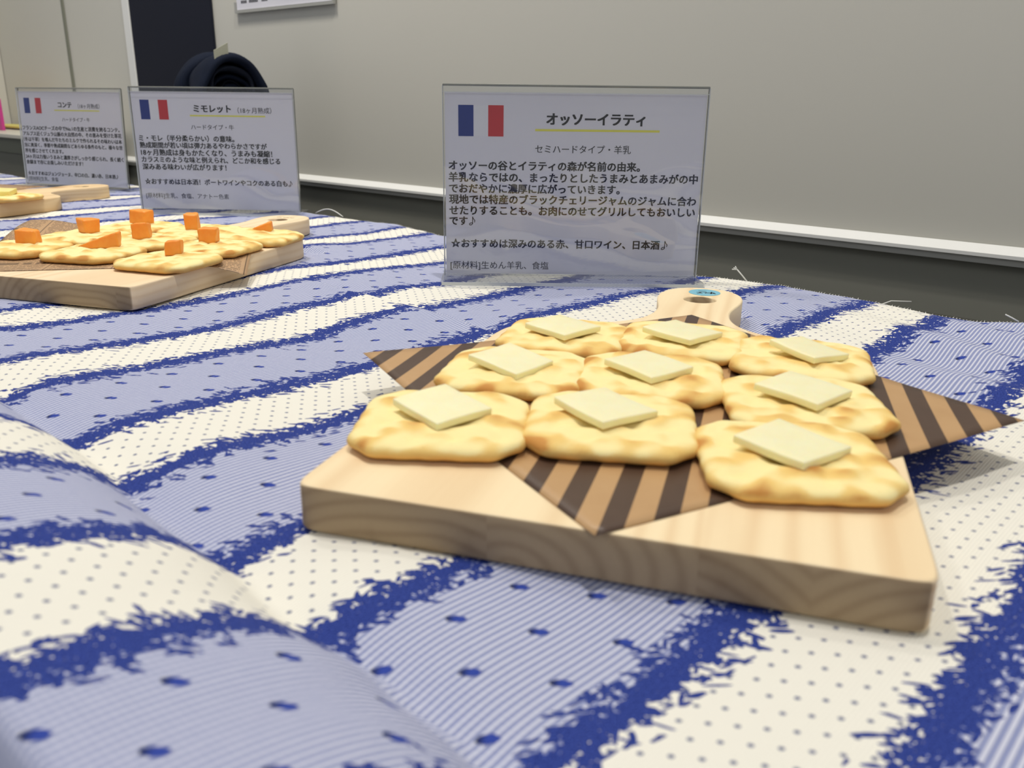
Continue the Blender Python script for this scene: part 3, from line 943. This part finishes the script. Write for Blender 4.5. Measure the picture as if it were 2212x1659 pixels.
# far board: one cracker with a thick yellow slice
q = np.array([-445., 769.])
place_cracker(q[0], q[1], -18, 'lone cracker visible on the far board at the picture edge', 77, group='crackers on the far board')
cheese_slab(q[0] - 3, q[1] - 3, 8, 20, 18, 'thick yellow cheese slice on the lone cracker of the far board', 22.0, (.05, .03), 4.2, M_comte, group='cheese on the far board', seed=9)

# ------------------------------------------------------------------ sign holders
def text_mesh(body, bold):
    cu = bpy.data.curves.new('lettering', 'FONT')
    cu.body = body; cu.size = 1.0; cu.resolution_u = 2
    o = bpy.data.objects.new('lettering', cu); COL.objects.link(o)
    dg = bpy.context.evaluated_depsgraph_get()
    me = bpy.data.meshes.new_from_object(o.evaluated_get(dg))
    bpy.data.objects.remove(o)
    # heavier weights: the same outline laid down again a hair to each side
    k = {0: [(-.007, 0), (.007, 0)], 1: [(-.030, -.018), (.030, -.018), (-.030, .018), (.030, .018), (0, 0)],
         2: [(-.038, -.022), (.038, -.022), (-.038, .022), (.038, .022), (0, 0)]}[bold]
    bm = bmesh.new(); bm.from_mesh(me)
    src = list(bm.verts), list(bm.faces)
    out_v = [v.co.copy() for v in src[0]]; ids = {v: i for i, v in enumerate(src[0])}
    fs = [[ids[v] for v in f.verts] for f in src[1]]
    bm.free()
    V, Fc = [], []
    for n, (dx, dy) in enumerate(k):
        b0 = len(V)
        V += [(v.x + dx, v.y + dy, n * .0006) for v in out_v]
        Fc += [tuple(b0 + i for i in f) for f in fs]
    return mesh('text_line', V, Fc)
C1 = dict(ul=(51.7, 121.6), lines=[
 ('オッソーイラティ', 2, 57.8, 113.3, 87.6), ('セミハードタイプ・羊乳', 0, 51.9, 106.0, 71.4), ('オッソーの谷とイラティの森が名前の由来。', 1, 2.9, 111.8, 62.0),
 ('羊乳ならではの、まったりとしたうまみとあまみがの中', 1, 2.8, 145.2, 55.5), ('でおだやかに濃厚に広がっていきます。', 1, 3.0, 100.9, 49.2), ('現地では特産のブラックチェリージャムのジャムに合わ', 1, 2.9, 145.2, 43.1),
 ('せたりすることも。お肉にのせてグリルしてもおいしい', 1, 3.0, 145.0, 36.8), ('です♪', 1, 3.0, 18.9, 30.8), ('☆おすすめは深みのある赤、甘口ワイン、日本酒♪', 1, 3.8, 131.3, 17.8), ('[原材料]生めん羊乳、食塩', 0, 3.4, 61.0, 5.1)])
C2 = dict(ul=(53.4, 121.6), lines=[
 ('ミモレット', 2, 57.1, 91.1, 87.6), ('（18ヶ月熟成）', 0, 97.0, 127.5, 86.5), ('ハードタイプ・牛', 0, 53.4, 92.5, 71.9), ('ミ・モレ（半分柔らかい）の意味。', 1, 4.2, 92.0, 62.0),
 ('熟成期間が若い頃は弾力あるやわらかさですが', 1, 4.3, 121.1, 55.9), ('18ヶ月熟成は身もかたくなり、うまみも凝縮！', 1, 4.6, 125.5, 49.6), ('カラスミのような味と例えられ、どこか和を感じる', 1, 4.4, 132.3, 43.4),
 ('深みある味わいが広がります！', 1, 4.6, 82.5, 37.0), ('☆おすすめは日本酒！ポートワインやコクのある白も♪', 1, 5.3, 143.1, 24.0), ('[原材料]生乳、食塩、アナトー色素', 0, 4.8, 82.4, 11.5)])
C3 = dict(ul=(52.4, 116.7), lines=[
 ('コンテ', 2, 58.4, 78.3, 87.5), ('（18ヶ月熟成）', 0, 87.0, 117.6, 86.4), ('ハードタイプ・牛', 0, 62.6, 102.2, 71.8), ('フランスAOCチーズの中でNo.1の生産と消費を誇るコンテ。', 1, 2.5, 142.5, 62.0),
 ('アルプス近くジュラ山脈の大自然の中、その恵みを受けた草花', 1, 2.5, 144.5, 55.7), ('（冬は干草）を喰んだ牛たちのミルクで作られるその味わいは本', 1, 2.2, 144.5, 49.4), ('当に奥深く、季節や熟成期間などあらゆる条件のもと、様々な世', 1, 2.5, 144.5, 43.1),
 ('界を感じさせてくれます。', 1, 2.6, 59.5, 36.8), ('24ヶ月は力強いうまみと濃厚さがしっかり感じられ、長く続く', 1, 2.5, 144.5, 30.3), ('余韻まで存にお楽しみいただけます！', 1, 2.6, 86.5, 24.1),
 ('☆おすすめはジョンジョーヌ、辛口の白、濃い赤、日本酒♪', 1, 3.0, 136.0, 11.6), ('[原材料]生乳、食塩', 0, 3.0, 47.5, 5.4)])

def sign(cfg, pose, label):
    cx, cy, a, lean = pose
    root = empty('sign_holder', (cx / 1000, cy / 1000, 0), a)
    tag(root, label, 'sign', 'clear acrylic cheese signs')
    # local frame: x to the right, -y towards the viewer; panel leans by `lean`
    def pbox(name, x0, x1, y0, y1, z0, z1, mat, bev=0.0, parent=root):
        bm = box_bm(x0 / 1000, x1 / 1000, y0 / 1000, y1 / 1000, z0 / 1000, z1 / 1000, bev / 1000)
        for v in bm.verts:
            zz = v.co.z - .003
            v.co = Vector((v.co.x, v.co.y * math.cos(lean) + zz * math.sin(lean), .003 + zz * math.cos(lean) - v.co.y * math.sin(lean)))
        return obj(name, from_bm(name, bm), mat, parent)
    TOP = 109.0
    pbox('front_pane', -74, 74, -1.9, -.6, 2.2, TOP - 1, M_acryl)
    pbox('back_pane', -74, 74, .6, 1.9, 2.2, TOP - 1, M_acryl)
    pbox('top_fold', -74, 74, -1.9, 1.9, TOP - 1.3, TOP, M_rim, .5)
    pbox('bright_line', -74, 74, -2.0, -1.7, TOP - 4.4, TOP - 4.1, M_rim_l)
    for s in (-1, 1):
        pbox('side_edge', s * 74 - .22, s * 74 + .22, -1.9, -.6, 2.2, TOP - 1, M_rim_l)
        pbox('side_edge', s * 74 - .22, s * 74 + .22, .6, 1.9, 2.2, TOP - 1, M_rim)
    b = box_bm(-.0755, .0755, -.021, .021, .0001, .0022, .0007)
    obj('foot', from_bm('foot', b), M_acryl_base, root)
    b = box_bm(-.0745, .0745, -.0213, -.0209, .0002, .0021, 0)
    obj('foot_edge', from_bm('foot_edge', b), M_rim_l, root)
    card = pbox('card', -73, 73, -.15, .15, 3.2, 104.5, M_card)
    fz = -.22
    def rect(name, x0, x1, z0, z1, mat, y=fz):
        vs = [(x0 - 74, y, z0 + 3), (x1 - 74, y, z0 + 3), (x1 - 74, y, z1 + 3), (x0 - 74, y, z1 + 3)]
        vv = []
        for X, Y, Z in vs:
            zz = (Z - 3)
            vv.append((X / 1000, (Y * math.cos(lean) + zz * math.sin(lean)) / 1000, (3 + zz * math.cos(lean) - Y * math.sin(lean)) / 1000))
        return obj(name, mesh(name, vv, [(0, 1, 2, 3)]), mat, card)
    rect('flag_blue_band', 8.6, 17.1, 78.1, 94.8, M_blue)
    rect('flag_white_band', 17.1, 25.3, 78.1, 94.8, M_white)
    rect('flag_red_band', 25.3, 33.9, 78.1, 94.8, M_red)
    rect('yellow_underline', cfg['ul'][0], cfg['ul'][1], 81.2, 82.4, M_yellow)
    for body, bold, x0, x1, yc in cfg['lines']:
        if body.endswith('♪'):        # eighth note drawn as an outlined head, a stem and a flag
            em = (x1 - x0) / len(body); body = body[:-1]; x1 -= em
            cx_, cy_ = x1 + em * .36, yc - em * .30
            head = [(cx_ + em * .17 * math.cos(a_) , cy_ + em * (.11 * math.sin(a_) + .05 * math.cos(a_))) for a_ in [math.pi * 2 * i_ / 14 for i_ in range(15)]]
            sx_ = cx_ + em * .17
            segs = [head, [(sx_, cy_), (sx_, yc + em * .46)], [(sx_, yc + em * .46), (sx_ + em * .12, yc + em * .22), (sx_ + em * .25, yc + em * .08), (sx_ + em * .22, yc - em * .12)]]
            nv_ = []; nf_ = []
            w_ = em * .075
            for sg_ in segs:
                for (xa, ya), (xb, yb) in zip(sg_[:-1], sg_[1:]):
                    l_ = math.hypot(xb - xa, yb - ya); ox_, oy_ = -(yb - ya) / l_ * w_ / 2, (xb - xa) / l_ * w_ / 2
                    ex_, ey_ = (xb - xa) / l_ * w_ * .3, (yb - ya) / l_ * w_ * .3
                    k_ = len(nv_)
                    for X_, Z_ in ((xa - ex_ + ox_, ya - ey_ + oy_), (xa - ex_ - ox_, ya - ey_ - oy_), (xb + ex_ - ox_, yb + ey_ - oy_), (xb + ex_ + ox_, yb + ey_ + oy_)):
                        Y_ = fz - .03
                        nv_.append(((X_ - 74) / 1000, (Y_ * math.cos(lean) + Z_ * math.sin(lean)) / 1000, (3 + Z_ * math.cos(lean) - Y_ * math.sin(lean)) / 1000))
                    nf_.append((k_, k_ + 1, k_ + 2, k_ + 3))
            obj('music_note', mesh('music_note', nv_, nf_), M_ink, card)
        me = text_mesh(body, bold)
        nv = len(me.vertices)
        co = np.zeros(nv * 3); me.vertices.foreach_get('co', co); co = co.reshape(-1, 3)
        w = co[:, 0].max() - co[:, 0].min(); k = (x1 - x0) / w
        X = (co[:, 0] - co[:, 0].min()) * k + x0 - 74
        Z = (co[:, 1] - .345) * k + yc + 3
        zz = Z - 3; Y = fz - .03 - co[:, 2] * 8
        out = np.stack([X, Y * math.cos(lean) + zz * math.sin(lean), 3 + zz * math.cos(lean) - Y * math.sin(lean)], 1) / 1000
        me.vertices.foreach_set('co', out.ravel()); me.update()
        me.materials.clear()
        obj('text_line', me, M_ink if bold else M_ink_l, card)
    return root
sign(C1, CARDS[0], 'clear sign with French flag standing behind the front board\'s handle')
sign(C2, CARDS[1], 'clear sign with French flag behind the orange cheese board')
sign(C3, CARDS[2], 'farthest clear sign with French flag, behind the far board at the left')

# ------------------------------------------------------------------ coat draped over a stand behind the table
ax = Vector((-.52, .85, 0)).normalized(); sd = Vector((ax.y, -ax.x, 0))
ctr = Vector((-.325, 1.045, .106))
coat = tag(empty('draped_coat', ctr), 'dark navy quilted coat draped in round folds behind the second sign', 'coat')
def arch(name, r_out, th, y0, y1, mat, drop, wob, seed):
    v, f = [], []
    prof = []
    for k in range(5): prof.append((-drop * (1 - k / 5.), 0))
    n = 40
    ang = [math.pi * i / 24 for i in range(25)]
    path = [(-1, -drop * (1 - k / 6)) for k in range(6)] + [(-math.cos(a), math.sin(a)) for a in ang] + [(1, -drop * ((k + 1) / 6)) for k in range(6)]
    L = 9
    for j in range(L + 1):
        t = j / L; yy = y0 + (y1 - y0) * t
        bulge = .0025 * math.sin(math.pi * t) - .004 * t * wob
        # rounded front and back lips
        lip = 0 if 0 < j < L else -.0022
        for side in (0, 1):
            for px_, pz in path:
                ar = r_out + (bulge + lip if side == 0 else -th - lip)
                wv = .0012 * math.sin(9 * t + 3 * px_ + seed) + .0016 * math.sin(5 * pz + 4 * t + seed * 2)
                if abs(px_) == 1 and pz < 0: P = sd * (px_ * (ar + wv)) + Vector((0, 0, pz))
                else: P = (sd * px_ + Vector((0, 0, 1)) * pz * 1.0) * (ar + wv)
                v.append(P + ax * yy)
    n = len(path)
    def id_(j, s, i): return (j * 2 + s) * n + i
    for j in range(L):
        for i in range(n - 1):
            f.append((id_(j, 0, i), id_(j, 0, i + 1), id_(j + 1, 0, i + 1), id_(j + 1, 0, i)))
            f.append((id_(j, 1, i), id_(j + 1, 1, i), id_(j + 1, 1, i + 1), id_(j, 1, i + 1)))
        for i in (0, n - 1):
            f.append((id_(j, 0, i), id_(j + 1, 0, i), id_(j + 1, 1, i), id_(j, 1, i)))
    for j in (0, L):
        for i in range(n - 1):
            f.append((id_(j, 0, i), id_(j, 1, i), id_(j, 1, i + 1), id_(j, 0, i + 1)))
    me = mesh(name, v, f)
    bm = bmesh.new(); bm.from_mesh(me); me2 = from_bm(name, bm)
    return obj(name, me2, mat, coat, True)
arch('outer_layer', .0405, .010, -.012, .085, M_coat, .33, 1.5, 1)
arch('middle_layer', .0290, .006, -.004, .08, M_coat2, .30, 0, 2)
arch('inner_layer', .0215, .005, .000, .08, M_coat, .28, 0, 3)
arch('lining', .0150, .004, .004, .08, M_coat2, .26, 0, 4)
arch('core', .0112, .0108, .008, .08, M_coat, .24, 0, 5)
arch('sleeve', .046, .012, .060, .11, M_coat, .30, 1.0, 6)
tg = box_bm(-.008, .008, -.0006, .0006, 0, .014, .0003)
for v in tg.verts: v.co = sd * (v.co.x - .011) + ax * (v.co.y - .006) + Vector((0, 0, v.co.z + .035 + (v.co.x) * .55))
obj('care_tag', from_bm('care_tag', tg), M_tagm, coat)
stand = tag(empty('garment_stand', (ctr.x, ctr.y, -.72)), 'slim steel garment stand holding up the navy coat', 'stand')
def sbox(name, a, b, r):
    v, f = tube([Vector(a), Vector(b)], r, 12); obj(name, mesh(name, v, f), M_metal, stand, True)
mid = ax * .05
sbox('pole', mid, mid + Vector((0, 0, .820)), .006)
sbox('top_bar', ax * .012 + Vector((0, 0, .822)), ax * .075 + Vector((0, 0, .822)), .006)
for sgn in (-1, 1):
    sbox('foot_bar', mid + ax * .0 + Vector((0, 0, .008)), mid + Vector((EX, EY, 0)) * sgn * .22 + Vector((0, 0, .008)), .008)

# ------------------------------------------------------------------ notice on the wall
notice = tag(empty('wall_notice', wp(-1.006, .004, .30)), 'printed white notice in a clear holder hanging on the wall, cut by the top edge', 'notice')
def nbox(name, e0, e1, o0, o1, z0, z1, mat):
    bm = box_bm(e0, e1, o0, o1, z0, z1)
    for v in bm.verts: v.co = wp(v.co.x, v.co.y, v.co.z) - notice.location
    return obj(name, from_bm(name, bm), mat, notice)
nbox('sheet', -1.109, -.903, .001, .003, .2125, .36, M_card)
nbox('bottom_edge', -1.113, -.899, .001, .0045, .2085, .2120, M_raild)
for e in (-1.113, -.902): nbox('side_clip', e, e + .003, .001, .0045, .2120, .222, M_raild)
def marks(name, z, e0, segs, h):
    v, f = [], []
    for a, b in segs:
        x = a
        while x < b:
            w = .0035
            k = len(v)
            for X, Z in ((x, z), (x + w * .8, z), (x + w * .8, z + h), (x, z + h)): v.append(wp(e0 + X, .0031, Z) - notice.location)
            f.append((k, k + 1, k + 2, k + 3)); x += w
    obj(name, mesh(name, v, f), M_ink_l, notice)
marks('printed_line', .2200, -1.098, [(0, .013), (.019, .040), (.048, .062)], .0036)
marks('printed_line', .2275, -1.098, [(0, .070)], .0036)
marks('printed_line', .2350, -1.098, [(0, .11)], .0036)

# ------------------------------------------------------------------ low counter at the far left
counter = tag(empty('side_counter', wp(-1.65, .08, -.72)), 'low cream-topped counter against the wall at the far left', 'counter')
def cbox(name, e0, e1, o0, o1, z0, z1, mat, par=counter, bev=0.0):
    bm = box_bm(e0, e1, o0, o1, z0, z1, bev)
    for v in bm.verts: v.co = wp(v.co.x, v.co.y, v.co.z) - par.location
    return obj(name, from_bm(name, bm), mat, par)
cbox('countertop', -1.965, -1.462, .013, .150, .034, .0405, M_counter, bev=.001)
cbox('apron', -1.955, -1.468, .013, .142, .010, .034, M_olive)
cbox('cabinet_body', -1.955, -1.468, .013, .140, -.72, .010, M_dark)
lf = tag(empty('leaflet', wp(-1.85, .035, .0405)), 'thin pale yellow leaflet lying on the low counter at the far left', 'leaflet')
cbox('cover', -1.93, -1.70, .016, .070, .0436, .0465, M_leaflet, lf)
cbox('pages', -1.93, -1.70, .017, .069, .0406, .0436, M_ink_l, lf)
pk = wall_box('pink_card', -1.90, -1.736, .095, .100, .0407, .094, M_pink)
tag(pk, 'magenta card standing on the low counter at the left picture edge', 'card')
